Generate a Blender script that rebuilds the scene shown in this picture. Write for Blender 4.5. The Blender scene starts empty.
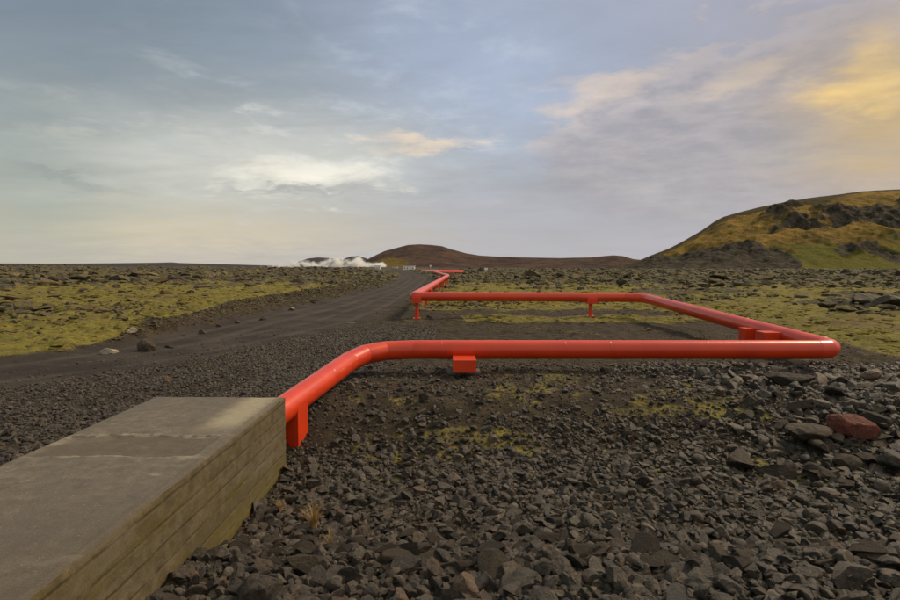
import bpy, bmesh, math, random
import numpy as np
from mathutils import Vector, Matrix
random.seed(7); RNG = np.random.default_rng(7)
sc = bpy.context.scene; COL = sc.collection
R = math.radians
BX0, BX1, BY1, BZ = -4.16, -2.31, 7.8, .43
F = 560.0; CAMH = 2.24; PITCH = math.atan(32/560.0)

# ------------------------------------------------------------------ helpers
def ray(px, py):
    x = (px-450)/F; y = (300-py)/F
    c, s = math.cos(PITCH), math.sin(PITCH)
    return Vector((x, c + y*s, -s + y*c))
def at(px, py, Y):
    d = ray(px, py); return Vector((0,0,CAMH)) + d*(Y/d.y)

def hsh(ix, iy, seed):
    h = (ix.astype(np.int64)*374761393 + iy.astype(np.int64)*668265263 + seed*2147483647) & 0xffffffff
    h = ((h ^ (h >> 13))*1274126177) & 0xffffffff
    h = (h ^ (h >> 16)) & 0xffffffff
    return h/4294967295.0
def vnoise(x, y, seed=0):
    ix = np.floor(x); iy = np.floor(y); fx = x-ix; fy = y-iy
    ix = ix.astype(np.int64); iy = iy.astype(np.int64)
    fx = fx*fx*fx*(fx*(fx*6-15)+10); fy = fy*fy*fy*(fy*(fy*6-15)+10)
    a = hsh(ix,iy,seed); b = hsh(ix+1,iy,seed); c = hsh(ix,iy+1,seed); d = hsh(ix+1,iy+1,seed)
    return (a*(1-fx)+b*fx)*(1-fy) + (c*(1-fx)+d*fx)*fy
def fbm(x, y, seed=0, o=5, g=.5):
    s = np.zeros_like(x); a = 1.0; n = 0
    for i in range(o):
        s += a*vnoise(x, y, seed+i*17); n += a; a *= g
        x, y = (x*1.73-y*1.07)+13.1, (x*1.07+y*1.73)-7.7
    return s/n
def ridged(x, y, seed=0, o=4):
    s = np.zeros_like(x); a = 1.0; n = 0
    for i in range(o):
        s += a*(1-np.abs(2*vnoise(x, y, seed+i*31)-1)); n += a; a *= .5
        x, y = (x*1.7-y*1.1)+3.1, (x*1.1+y*1.7)-9.7
    return s/n
def ss(a, b, x):
    t = np.clip((x-a)/(b-a), 0, 1); return t*t*(3-2*t)

def np_mesh(name, V, Fc, attrs=None, smooth=True):
    me = bpy.data.meshes.new(name)
    V = np.ascontiguousarray(V, dtype=np.float32); Fc = np.ascontiguousarray(Fc, dtype=np.int32)
    n, k = Fc.shape
    me.vertices.add(len(V)); me.vertices.foreach_set('co', V.ravel())
    me.loops.add(n*k); me.loops.foreach_set('vertex_index', Fc.ravel())
    me.polygons.add(n); me.polygons.foreach_set('loop_start', np.arange(0, n*k, k, dtype=np.int32))
    me.polygons.foreach_set('use_smooth', np.full(n, smooth))
    me.update(calc_edges=True)
    for an, arr in (attrs or {}).items():
        a = me.color_attributes.new(an, 'FLOAT_COLOR', 'POINT')
        arr = np.asarray(arr, dtype=np.float32)
        if arr.shape[1] == 3: arr = np.hstack([arr, np.ones((len(arr),1), np.float32)])
        a.data.foreach_set('color', np.ascontiguousarray(arr).ravel())
    return me
def link(name, me, mat=None, parent=None, loc=None):
    o = bpy.data.objects.new(name, me); COL.objects.link(o)
    if mat is not None and me is not None and not me.materials: me.materials.append(mat)
    if parent: o.parent = parent
    if loc is not None: o.location = loc
    return o
def tag(o, label=None, cat=None, group=None, kind=None):
    if label: o['label'] = label
    if cat: o['category'] = cat
    if group: o['group'] = group
    if kind: o['kind'] = kind
    return o
def empty(name, loc, label, cat, group=None):
    o = bpy.data.objects.new(name, None); COL.objects.link(o); o.location = loc
    o.empty_display_size = .2
    return tag(o, label, cat, group)
def bm_obj(name, bm, mat, parent=None, loc=None, smooth=False):
    me = bpy.data.meshes.new(name)
    bmesh.ops.recalc_face_normals(bm, faces=bm.faces)
    bm.to_mesh(me); bm.free()
    for p in me.polygons: p.use_smooth = smooth
    return link(name, me, mat, parent, loc)
def box(bm, c, s, rz=0, bev=0):
    r = bmesh.ops.create_cube(bm, size=1)
    M = Matrix.Translation(c) @ Matrix.Rotation(rz,4,'Z') @ Matrix.Diagonal((*s,1))
    bmesh.ops.transform(bm, matrix=M, verts=r['verts'])
    if bev:
        es = {e for v in r['verts'] for e in v.link_edges}
        bmesh.ops.bevel(bm, geom=list(es), offset=bev, segments=2, affect='EDGES', profile=.5)
    return bm

# ------------------------------------------------------------------ node helpers
class NT:
    def __init__(s, tree): s.t = tree; s.n = tree.nodes; s.l = tree.links
    def new(s, typ, **kw):
        n = s.n.new(typ)
        for k, v in kw.items():
            if k.startswith('_'): setattr(n, k[1:], v)
            else: s.set(n, k, v)
        return n
    def set(s, n, k, v):
        sock = n.inputs[int(k[1:])] if k[0] == 'i' and k[1:].isdigit() else n.inputs[k]
        if hasattr(v, 'is_output'): s.l.new(v, sock)
        elif isinstance(v, (tuple, list)) and len(v) == 3 and sock.type == 'RGBA': sock.default_value = (*v, 1)
        else: sock.default_value = v
    def math(s, op, a, b=None, c=None, clamp=False):
        n = s.n.new('ShaderNodeMath'); n.operation = op; n.use_clamp = clamp
        for i, v in enumerate((a, b, c)):
            if v is None: continue
            if hasattr(v, 'is_output'): s.l.new(v, n.inputs[i])
            else: n.inputs[i].default_value = v
        return n.outputs[0]
    def mr(s, v, a, b, c=0, d=1, smooth=True):
        n = s.n.new('ShaderNodeMapRange'); n.interpolation_type = 'SMOOTHSTEP' if smooth else 'LINEAR'
        s.l.new(v, n.inputs[0])
        for i, q in enumerate((a, b, c, d)): n.inputs[i+1].default_value = q
        return n.outputs[0]
    def mix(s, f, a, b, blend='MIX'):
        n = s.n.new('ShaderNodeMix'); n.data_type = 'RGBA'; n.blend_type = blend
        for i, v in ((0, f), (6, a), (7, b)):
            if hasattr(v, 'is_output'): s.l.new(v, n.inputs[i])
            elif i and len(v) == 3: n.inputs[i].default_value = (*v, 1)
            else: n.inputs[i].default_value = v
        return n.outputs[2]
    def noise(s, vec, scale, detail=5, rough=.55, dist=0, out=0):
        n = s.n.new('ShaderNodeTexNoise'); s.l.new(vec, n.inputs['Vector'])
        n.inputs['Scale'].default_value = scale; n.inputs['Detail'].default_value = detail
        n.inputs['Roughness'].default_value = rough; n.inputs['Distortion'].default_value = dist
        return n.outputs[out]
    def mapping(s, vec, scale=(1,1,1), loc=(0,0,0), rot=(0,0,0)):
        n = s.n.new('ShaderNodeMapping'); s.l.new(vec, n.inputs[0])
        n.inputs['Location'].default_value = loc; n.inputs['Scale'].default_value = scale; n.inputs['Rotation'].default_value = rot
        return n.outputs[0]
    def bump(s, h, strength=.5, dist=.02, normal=None):
        n = s.n.new('ShaderNodeBump'); s.l.new(h, n.inputs['Height'])
        n.inputs['Strength'].default_value = strength; n.inputs['Distance'].default_value = dist
        if normal is not None: s.l.new(normal, n.inputs['Normal'])
        return n.outputs[0]
def material(name):
    m = bpy.data.materials.new(name); m.use_nodes = True
    t = NT(m.node_tree); b = m.node_tree.nodes['Principled BSDF']
    return m, t, b
def pos(t): return t.new('ShaderNodeNewGeometry').outputs['Position']
def objco(t): return t.new('ShaderNodeTexCoord').outputs['Object']
def attr(t, name):
    n = t.new('ShaderNodeAttribute'); n.attribute_name = name; return n
def sep(t, col):
    n = t.new('ShaderNodeSeparateColor'); t.l.new(col, n.inputs[0]); return n.outputs

# ------------------------------------------------------------------ materials
def mat_paint():
    m, t, b = material('red_pipe_paint'); P = pos(t)
    n1 = t.noise(P, 1.3, 4); n2 = t.noise(P, 30, 4, .7)
    c = t.mix(t.mr(n1, .35, .7), (.67,.052,.009), (.58,.040,.008))
    dirt = t.math('MULTIPLY', t.mr(n2, .6, .85), .30)
    c = t.mix(dirt, c, (.20,.055,.03))
    st = t.noise(t.mapping(P, (14,14,1.2)), 1.0, 3)
    c = t.mix(t.math('MULTIPLY', t.mr(st, .55, .8), .22), c, (.30,.035,.015))
    t.set(b, 'Base Color', c)
    t.set(b, 'Roughness', t.math('ADD', t.math('MULTIPLY', n2, .25), .20))
    t.set(b, 'Specular IOR Level', .55)
    t.set(b, 'Normal', t.bump(t.noise(P, 9, 3), .12, .01))
    return m
def mat_simple(name, col, rough=.8, var=.25, scale=6, bumpd=.01):
    m, t, b = material(name); P = objco(t)
    n = t.noise(P, scale, 6, .6)
    c = t.mix(t.mr(n, .3, .7), [x*(1-var) for x in col], [x*(1+var) for x in col])
    t.set(b, 'Base Color', c); t.set(b, 'Roughness', rough)
    t.set(b, 'Normal', t.bump(t.noise(P, scale*3, 6, .65), .4, bumpd))
    return m
def mat_stone():
    # loose crushed lava: tint of every stone comes from its own attribute
    m, t, b = material('lava_stone'); P = pos(t)
    tint = attr(t, 'tint').outputs['Color']
    n = t.noise(P, 22, 6, .7); n2 = t.noise(P, 90, 5, .75)
    c = t.mix(1.0, tint, t.mix(t.mr(n, .3, .72), (.42,.42,.42), (1.75,1.66,1.52)), 'MULTIPLY')
    pits = t.mr(n2, .28, .5)
    c = t.mix(1.0, c, t.mix(pits, (.6,.6,.6), (1.08,1.08,1.08)), 'MULTIPLY')
    t.set(b, 'Base Color', c); t.set(b, 'Roughness', t.mr(n2, .3, .7, .42, .75)); t.set(b, 'Specular IOR Level', .5)
    h = t.math('ADD', t.math('MULTIPLY', n, 1.0), t.math('MULTIPLY', n2, .5))
    t.set(b, 'Normal', t.bump(h, 1.0, .03))
    return m
def mat_rock(name, a, bcol, moss=0.0, scale=8, bd=.03):
    m, t, b = material(name); P = objco(t)
    rnd = t.new('ShaderNodeObjectInfo').outputs['Random']
    c0 = t.mix(rnd, a, bcol)
    n = t.noise(P, scale, 7, .7); n2 = t.noise(P, scale*4, 5, .75)
    c = t.mix(1.0, c0, t.mix(t.mr(n, .3, .72), (.6,.6,.6), (1.4,1.36,1.28)), 'MULTIPLY')
    c = t.mix(1.0, c, t.mix(t.mr(n2, .28, .5), (.55,.55,.55), (1.1,1.1,1.1)), 'MULTIPLY')
    if moss:
        nz = t.new('ShaderNodeSeparateXYZ'); t.l.new(t.new('ShaderNodeNewGeometry').outputs['Normal'], nz.inputs[0])
        f = t.math('MULTIPLY', t.mr(nz.outputs[2], .45, .9), t.mr(t.noise(P, scale*.6, 4), .45, .6))
        c = t.mix(t.math('MULTIPLY', f, moss), c, (.10,.095,.03))
    t.set(b, 'Base Color', c); t.set(b, 'Roughness', t.mr(n2, .3, .7, .65, .9)); t.set(b, 'Specular IOR Level', .3)
    t.set(b, 'Normal', t.bump(t.math('ADD', n, t.math('MULTIPLY', n2, .4)), 1.0, bd*1.4))
    return m
def mat_fieldrock():
    m, t, b = material('field_lava_rock'); P = pos(t)
    tint = attr(t, 'tint').outputs['Color']
    n = t.noise(P, 5, 7, .75); n2 = t.noise(P, 1.1, 5, .65)
    c = t.mix(1.0, tint, t.mix(t.mr(n, .3, .7), (.5,.5,.5), (1.5,1.46,1.4)), 'MULTIPLY')
    nz = t.new('ShaderNodeSeparateXYZ'); t.l.new(t.new('ShaderNodeNewGeometry').outputs['Normal'], nz.inputs[0])
    f = t.math('MULTIPLY', t.mr(nz.outputs[2], .3, .8), t.mr(n2, .36, .54))
    mc = t.mix(t.mr(n, .35, .65), (.11,.098,.026), (.19,.165,.04))
    c = t.mix(t.math('MULTIPLY', f, .62), c, mc)
    t.set(b, 'Base Color', c); t.set(b, 'Roughness', .9); t.set(b, 'Specular IOR Level', .2)
    t.set(b, 'Normal', t.bump(n, 1.0, .1))
    return m
def mat_ground():
    m, t, b = material('ground_cover'); P = pos(t)
    z = sep(t, attr(t, 'zone').outputs['Color'])     # road, moss, far lava
    nb = t.noise(P, .45, 8, .65); nm = t.noise(P, 2.6, 7, .7); nf = t.noise(P, 14, 6, .7); ng = t.noise(P, 60, 4, .7)
    # fine gravel / soil between stones
    soil = t.mix(t.mr(nm, .35, .65), (.028,.022,.015), (.072,.055,.035))
    soil = t.mix(1.0, soil, t.mix(t.mr(ng, .3, .7), (.55,.55,.55), (1.45,1.42,1.38)), 'MULTIPLY')
    # road
    rd = t.mix(t.mr(nb, .35, .65), (.038,.031,.026), (.066,.054,.044))
    rd = t.mix(1.0, rd, t.mix(t.mr(ng, .3, .7), (.7,.7,.7), (1.3,1.28,1.25)), 'MULTIPLY')
    tr = t.mr(attr(t, 'track').outputs['Fac'], .3, .9)
    rd = t.mix(t.math('MULTIPLY', tr, .45), rd, (.105,.088,.072))
    # moss
    ms = t.mix(t.mr(nm, .38, .62), (.128,.112,.025), (.235,.196,.042))
    ms = t.mix(t.mr(t.noise(P, .22, 5, .6), .48, .68), ms, (.155,.108,.048))
    ms = t.mix(t.math('MULTIPLY', t.mr(nf, .36, .54, 1, 0), .5), ms, (.075,.062,.020))
    ms = t.mix(t.mr(t.noise(t.mapping(P, loc=(31,7,0)), .5, 6, .7), .62, .68), ms, (.075,.043,.022))
    # far lava rubble
    lv = t.mix(t.mr(t.noise(P, .9, 8, .75), .38, .62), (.030,.026,.022), (.105,.090,.066))
    lv = t.mix(t.math('MULTIPLY', t.mr(t.noise(P, .06, 7, .7), .48, .62), .45), lv, (.125,.108,.034))
    mm = t.math('ADD', z[1], t.math('MULTIPLY', t.math('SUBTRACT', t.math('ADD', t.math('MULTIPLY', nm, .55), t.math('MULTIPLY', nf, .45)), .5), 1.8))
    mm = t.mr(mm, .36, .70)
    rm = t.mr(t.math('ADD', z[0], t.math('MULTIPLY', t.math('SUBTRACT', nm, .5), .5)), .35, .65)
    lm = t.mr(t.math('ADD', z[2], t.math('MULTIPLY', t.math('SUBTRACT', nb, .5), 1.4)), .50, .68)
    c = t.mix(mm, soil, ms); c = t.mix(lm, c, lv); c = t.mix(rm, c, rd)
    t.set(b, 'Base Color', c); t.set(b, 'Roughness', .95); t.set(b, 'Specular IOR Level', .15)
    h1 = t.bump(nm, .8, .12); h2 = t.bump(nf, .8, .04, h1); h3 = t.bump(ng, .7, .012, h2)
    t.set(b, 'Normal', h3)
    return m
def mat_hill(a1, a2, rock, green, name, sc_=1.0):
    m, t, b = material(name); P = pos(t)
    z = sep(t, attr(t, 'zone').outputs['Color'])     # rock, green, dark top
    n = t.noise(P, .03*sc_, 8, .7); n2 = t.noise(P, .12*sc_, 7, .75); n3 = t.noise(P, .6*sc_, 4, .7)
    c = t.mix(t.mr(n, .35, .65), a1, a2)
    c = t.mix(t.mr(t.math('ADD', z[1], t.math('MULTIPLY', t.math('SUBTRACT', n2, .5), 1.5)), .4, .7), c, green)
    c = t.mix(t.mr(t.math('ADD', z[2], t.math('MULTIPLY', t.math('SUBTRACT', n, .5), 1.0)), .4, .7), c, [x*.55+.012 for x in a1])
    rk = t.mix(t.mr(n2, .36, .64), [x*.45 for x in rock], [x*1.5 for x in rock])
    c = t.mix(t.mr(t.math('ADD', z[0], t.math('MULTIPLY', t.math('SUBTRACT', n2, .5), 1.4)), .42, .58), c, rk)
    c = t.mix(1.0, c, t.mix(t.mr(n3, .3, .7), (.75,.75,.75), (1.25,1.25,1.25)), 'MULTIPLY')
    t.set(b, 'Base Color', c); t.set(b, 'Roughness', 1); t.set(b, 'Specular IOR Level', .05)
    t.set(b, 'Normal', t.bump(n2, .7, 4/sc_))
    return m
def mat_concrete(side=False):
    m, t, b = material('mossy_concrete_side' if side else 'weathered_concrete_top'); P = pos(t)
    n = t.noise(P, .9, 6, .6); nf = t.noise(P, 7, 7, .7); ng = t.noise(P, 70, 5, .75)
    if side:
        c = t.mix(t.mr(nf, .35, .65), (.078,.060,.029), (.135,.106,.058))
        st = t.noise(t.mapping(P, (1, .32, 3.0)), 1.4, 7, .7, .3)
        c = t.mix(t.math('MULTIPLY', t.mr(st, .46, .62), .75), c, (.098,.074,.016))
        c = t.mix(t.math('MULTIPLY', t.mr(t.noise(t.mapping(P, (1,.35,2.2), (3,8,1)), 1.6, 6, .65, .6), .54, .66), .65), c, (.150,.122,.082))
        c = t.mix(t.math('MULTIPLY', t.mr(t.noise(t.mapping(P, (1,.7,5)), 1.0, 6, .65), .50, .66), .6), c, (.075,.066,.035))
        c = t.mix(t.math('MULTIPLY', attr(t, 'groove').outputs['Fac'], .75), c, (.035,.028,.014))
        zc = t.new('ShaderNodeSeparateXYZ'); t.l.new(P, zc.inputs[0])
        low = t.mr(t.math('ADD', zc.outputs[2], t.math('MULTIPLY', t.math('SUBTRACT', nf, .5), .5)), -.62, -.2, 1, 0)
        c = t.mix(t.math('MULTIPLY', low, .65), c, (.115,.092,.018))
    else:
        c = t.mix(t.mr(nf, .3, .7), (.100,.082,.060), (.170,.142,.106))
        st = t.noise(t.mapping(P, (1.6,.8,1)), 1.1, 6, .6, .6)
        c = t.mix(t.math('MULTIPLY', t.mr(st, .45, .62), .6), c, (.115,.100,.082))
        pale = t.mr(t.noise(t.mapping(P, (.7,1.2,1), (4,2,0)), 1.6, 6, .65, .5), .56, .70)
        c = t.mix(t.math('MULTIPLY', pale, .55), c, (.31,.265,.19))
        spk = t.mr(t.noise(P, 38, 2, .5), .70, .74); c = t.mix(t.math('MULTIPLY', spk, .7), c, (.36,.32,.25))
        dk = t.mr(t.noise(t.mapping(P, (1,1,1), (2,9,0)), 3.2, 8, .72, .8), .52, .68); c = t.mix(t.math('MULTIPLY', dk, .5), c, (.070,.056,.040))
        # pale wet-dried streak beside the far right corner and dark rim at the edge
        sx = t.new('ShaderNodeSeparateXYZ'); t.l.new(P, sx.inputs[0])
        ex = t.math('ADD', t.math('ABSOLUTE', t.math('ADD', sx.outputs[0], 2.62)), t.math('MULTIPLY', t.math('SUBTRACT', nf, .5), .5))
        ey = t.math('ADD', sx.outputs[1], t.math('MULTIPLY', t.math('SUBTRACT', n, .5), 1.2))
        f = t.math('MULTIPLY', t.mr(ex, .06, .34, 1, 0), t.mr(ey, 5.9, 6.7))
        c = t.mix(t.math('MULTIPLY', f, .6), c, (.40,.35,.23))
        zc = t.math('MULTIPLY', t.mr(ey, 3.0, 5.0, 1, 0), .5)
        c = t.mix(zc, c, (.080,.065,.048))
        wx = t.math('ADD', sx.outputs[1], t.math('MULTIPLY', t.math('SUBTRACT', t.noise(P, 2.4, 5, .6), .5), .22))
        strip = t.math('MULTIPLY', t.math('MULTIPLY', t.mr(wx, 5.31, 5.35), t.mr(wx, 5.93, 5.97, 1, 0)), t.math('MULTIPLY', t.mr(sx.outputs[0], BX1-.22, BX1-.13, 1, 0), t.mr(sx.outputs[0], BX0+.02, BX0+.2)))
        c = t.mix(t.math('MULTIPLY', strip, .62), c, (.095,.070,.046))
        rim = t.math('MULTIPLY', t.mr(t.math('ABSOLUTE', t.math('SUBTRACT', wx, 5.99)), .0, .05, 1, 0), t.mr(nf, .4, .6))
        rim2 = t.math('MULTIPLY', t.mr(t.math('ABSOLUTE', t.math('SUBTRACT', wx, 5.27)), .0, .035, 1, 0), t.mr(nf, .35, .6))
        c = t.mix(t.math('MULTIPLY', t.math('MAXIMUM', rim, rim2), .6), c, (.33,.28,.20))
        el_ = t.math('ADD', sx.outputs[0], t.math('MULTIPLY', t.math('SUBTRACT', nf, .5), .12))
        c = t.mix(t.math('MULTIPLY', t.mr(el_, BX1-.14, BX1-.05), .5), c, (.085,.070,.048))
    c = t.mix(1.0, c, t.mix(t.mr(ng, .3, .7), (.78,.78,.78), (1.2,1.2,1.2)), 'MULTIPLY')
    t.set(b, 'Base Color', c); t.set(b, 'Roughness', .85); t.set(b, 'Specular IOR Level', .3)
    h = t.bump(nf, .5, .012); t.set(b, 'Normal', t.bump(ng, .5, .004, h))
    return m

M_PAINT = mat_paint(); M_STONE = mat_stone(); M_GROUND = mat_ground(); M_FROCK = mat_fieldrock()
M_ROCK = mat_rock('dark_lava_rock', (.028,.022,.016), (.088,.068,.046))
M_MOSSROCK = mat_rock('mossy_lava_rock', (.038,.033,.026), (.065,.055,.040), .85, 3)
M_RED = mat_rock('red_scoria', (.150,.050,.032), (.16,.053,.034), 0, 9, .04)
M_PALE = mat_rock('pale_stone', (.24,.19,.12), (.36,.31,.22), 0, 6, .03)
M_CTOP = mat_concrete(); M_CSIDE = mat_concrete(True)

# ------------------------------------------------------------------ terrain
ROAD = np.array([(-40,1.5),(-22,6.4),(-14,9.6),(-9.8,12.0),(-8.3,14.4),(-7.5,17.6),(-6.6,24),(-5.9,34),(-5.7,66),(-7.5,125),(-16,220),(-40,380),(-60,620)], float)
RW = np.array([1.7,1.75,1.8,1.8,2.0,2.2,2.9,2.7,2.5,3,4,5,5], float)
def road_d(x, y):
    best = np.full(x.shape, 1e9); w = np.zeros(x.shape); side = np.zeros(x.shape)
    for i in range(len(ROAD)-1):
        a, b = ROAD[i], ROAD[i+1]; d = b-a; L2 = d@d
        t = np.clip(((x-a[0])*d[0]+(y-a[1])*d[1])/L2, 0, 1)
        qx = a[0]+t*d[0]; qy = a[1]+t*d[1]
        q = np.hypot(x-qx, y-qy); m = q < best
        best = np.where(m, q, best); w = np.where(m, RW[i]+t*(RW[i+1]-RW[i]), w)
        side = np.where(m, d[0]*(y-a[1])-d[1]*(x-a[0]), side)   # >0: left of travel
    return best-w, side
BX0, BX1, BY1, BZ = -4.16, -2.31, 7.8, .43           # concrete block
def zones(x, y):
    r = np.hypot(x, y)
    rd, side = road_d(x, y)
    n1 = fbm(x*.25, y*.25, 3); n2 = fbm(x*.9, y*.9, 5)
    road = ss(.5, -.3, rd + (n2-.5)*1.2)
    left = (side > 0)
    # moss carpet left of the road
    wb = .1 + 1.3*ss(16, 21, y) + 3.3*ss(21, 36, y)
    mossL = ss(-.3, .5, rd - wb + (n2-.5)*1.6*ss(14,20,y))*left
    berm = np.sin(np.pi*np.clip((rd+.1)/(wb+.3), 0, 1))**.7*left*ss(15, 19, y)*ss(120, 80, y)
    
    # right side, beyond the gravel pad that the pipe loop stands on
    padx = ss(9.6, 11.5, x + (n1-.5)*3); pady = ss(27.5, 31, y + (n1-.5)*6)
    mossR = np.maximum(padx*ss(7.5, 12, y), pady)*ss(.0, 2.0, rd)*(~left)
    strip = ss(22.2, 23.2, y + (n2-.5)*1.5)*ss(26, 25, y)*ss(-.5, 1.5, x)*.85*(1-left)
    inner = ss(.54, .70, n2)*.35*ss(12, 13, y)*(x > -2)*(1-left)
    # mossy bench before the front pipe
    bench = ss(8.6, 9.3, y + (n1-.5)*2)*ss(12.2, 11.6, y)*ss(-2.2, -.8, x)*ss(6.5, 4.5, x)*(.12+.50*ss(.42,.60,n2))
    spots = ss(.60, .70, fbm(x*1.3+4, y*1.3, 9))*.6*ss(6.4, 7.4, y)*ss(11, 9, y)*(x > -2)
    moss = np.clip(np.maximum.reduce([mossL, mossR, strip, bench*.8, spots, inner]), 0, 1)
    lava = ss(58, 95, r + (n1-.5)*60)*(1-road)
    lava = np.where(left, lava, np.maximum(lava*.9, 0))
    lava = np.maximum(lava, ss(.60, .68, fbm(x*.09, y*.16, 21))*ss(18, 30, r)*.8*(1-road)*np.maximum(mossL*.0, mossR))
    return road, moss, lava, berm, rd, left
def height(x, y, z=None):
    r = np.hypot(x, y)
    road, moss, lava, berm, rd, left = zones(x, y) if z is None else z
    g = (-.62*ss(9.9, 7.7, y) + .30*ss(5.7, 4.7, y))*ss(-4.2, -3.2, x)*(1-.25*ss(5, 9, x))
    g = g + .22*ss(12.2, 15, x)*ss(4, 14, y)*0
    g += (fbm(x*.5, y*.5, 11)-.5)*.16*(1-road*.9)
    g += (fbm(x*3, y*3, 12, 4)-.5)*.05*(1-road*.7)
    g += ((fbm(x*1.1, y*1.1, 41, 5)-.42)*.36 + (ridged(x*.42, y*.42, 43, 4)-.45)*.34)*moss*ss(12, 16, r)*(1-road)
    g += berm*(.12+.55*fbm(x*1.2, y*1.2, 13))
    g -= road*.05 - .02*road*np.cos(np.clip(rd,-3,0)*4.2)
    a = ss(20, 60, r)*(1-road)
    g += a*lava*(ridged(x*.22, y*.22, 14)-.45)*.9
    g += a*(fbm(x*.05, y*.05, 15)-.45)*1.1*ss(3,10,rd)
    g += ss(70, 260, r)*(ridged(x*.05, y*.05, 19, 5)-.35)*2.4*ss(4, 25, rd)*ss(9000, 3000, r)
    g += ss(120, 320, r)*ss(-10, -90, x)*(fbm(x*.014, y*.014, 18)-.2)*5.0*ss(4, 25, rd)
    return g
def hpt(x, y): return float(height(np.array([float(x)]), np.array([float(y)]))[0])

def terrain():
    a1 = np.linspace(-R(44), R(44), 860)
    a2 = np.linspace(R(44), R(316), 90)[1:-1]
    az = np.concatenate([a1, a2])
    rr = [0.4]
    while rr[-1] < 16000:
        r = rr[-1]; k = .05 if r < 3 else (.0062 if r < 60 else (.0085 if r < 420 else .05)); rr.append(r*(1+k))
    rr = np.array(rr); A, Q = np.meshgrid(az, rr)
    x = (np.sin(A)*Q).ravel(); y = (np.cos(A)*Q).ravel()
    z = zones(x, y); g = height(x, y, z)
    V = np.stack([x, y, g], 1)
    nr, na = len(rr), len(az)
    i, j = np.meshgrid(np.arange(nr-1), np.arange(na), indexing='ij'); j2 = (j+1) % na
    Fc = np.stack([i*na+j, i*na+j2, (i+1)*na+j2, (i+1)*na+j], -1).reshape(-1, 4)[:, ::-1]
    V = np.vstack([V, [[0, 0, hpt(0.01, 0)]]])
    zc = np.stack([z[0], z[1], z[2]], 1); zc = np.vstack([zc, [[0,0,0]]])
    rdv = z[4]; ww = np.clip(-rdv, 0, 4)
    tk = (np.exp(-((ww-.75)/.28)**2)+np.exp(-((ww-2.1)/.3)**2))*(.4+.9*fbm(x*.7, y*.7, 23)); tk = np.append(tk, 0)
    me = np_mesh('ground', V, Fc, {'zone': zc, 'track': np.stack([tk]*3, 1)})
    # close the small hole under the camera
    o = tag(link('ground', me, M_GROUND), kind='structure')
    return o
terrain()

# ------------------------------------------------------------------ stones
def ico(sub):
    bm = bmesh.new(); bmesh.ops.create_icosphere(bm, subdivisions=sub, radius=1)
    V = np.array([v.co[:] for v in bm.verts]); Fc = np.array([[v.index for v in f.verts] for f in bm.faces]); bm.free()
    return V, Fc
ICO = {s: ico(s) for s in (1, 2, 3, 4)}
def proto(sub, rng, cuts=8, rough=.05, dmin=.30, dmax=.74):
    V, Fc = ICO[sub]; V = V.copy()
    for _ in range(cuts):
        n = rng.normal(size=3); n /= np.linalg.norm(n); d = rng.uniform(dmin, dmax)
        s = V@n - d; V -= np.outer(np.clip(s, 0, None), n)
    V *= np.array([1, rng.uniform(.68,.95), rng.uniform(.5,.8)])
    if rough:
        u = V*3.1 + rng.uniform(0, 50, 3)
        k = fbm(u[:,0]+u[:,2]*.7, u[:,1]-u[:,2]*.6, int(rng.integers(999)), 4)-.5
        V *= (1 + k*rough*4)[:, None]
        V += rng.normal(size=V.shape)*rough*.10
    return V
def rotmats(n, rng, tilt=.7):
    yaw = rng.uniform(0, 2*np.pi, n); ax = rng.uniform(-tilt, tilt, n); ay = rng.uniform(-tilt, tilt, n)
    Z = np.zeros((n,3,3)); c, s = np.cos(yaw), np.sin(yaw); Z[:,0,0]=c; Z[:,0,1]=-s; Z[:,1,0]=s; Z[:,1,1]=c; Z[:,2,2]=1
    X = np.zeros((n,3,3)); c, s = np.cos(ax), np.sin(ax); X[:,0,0]=1; X[:,1,1]=c; X[:,1,2]=-s; X[:,2,1]=s; X[:,2,2]=c
    Y = np.zeros((n,3,3)); c, s = np.cos(ay), np.sin(ay); Y[:,1,1]=1; Y[:,0,0]=c; Y[:,0,2]=s; Y[:,2,0]=-s; Y[:,2,2]=c
    return Z@X@Y
def stones_mesh(name, P, S, T, sub, rng, tilt=.7, nproto=24, flat=1.0, cuts=9, rough=.04):
    protos = [proto(sub, rng, cuts, rough) for _ in range(nproto)]
    Fc = ICO[sub][1]; PV = np.stack(protos); N = len(P)
    k = rng.integers(0, nproto, N); Rm = rotmats(N, rng, tilt)
    V = PV[k]*S[:, None, None]; V = np.einsum('nij,nvj->nvi', Rm, V); V[:,:,2] *= flat
    V = V + P[:, None, :]; nv = PV.shape[1]
    FF = (Fc[None] + (np.arange(N)*nv)[:, None, None]).reshape(-1, 3)
    tint = np.repeat(T, nv, axis=0)
    return np_mesh(name, V.reshape(-1, 3), FF, {'tint': tint}, smooth=False)
def in_view(x, y, margin=1.10):
    return (y > .5) & (np.abs(x) < .81*margin*y + 2.4)
def not_block(x, y, m=.02): return ~((x > BX0-m) & (x < BX1+m) & (y < BY1+m))
def tints(n, rng, lo=.020, hi=.100):
    b = lo + (hi-lo)*rng.beta(1.5, 2.6, n)
    w = rng.uniform(-.5, 1, n)*.16
    T = np.stack([b*(1.16+w*.6), b*(.95+w*.05), b*(.70-w*.5)], 1)
    br = rng.uniform(size=n) < .05; T[br] *= np.array([1.25, 1.0, .85])
    return T

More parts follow.
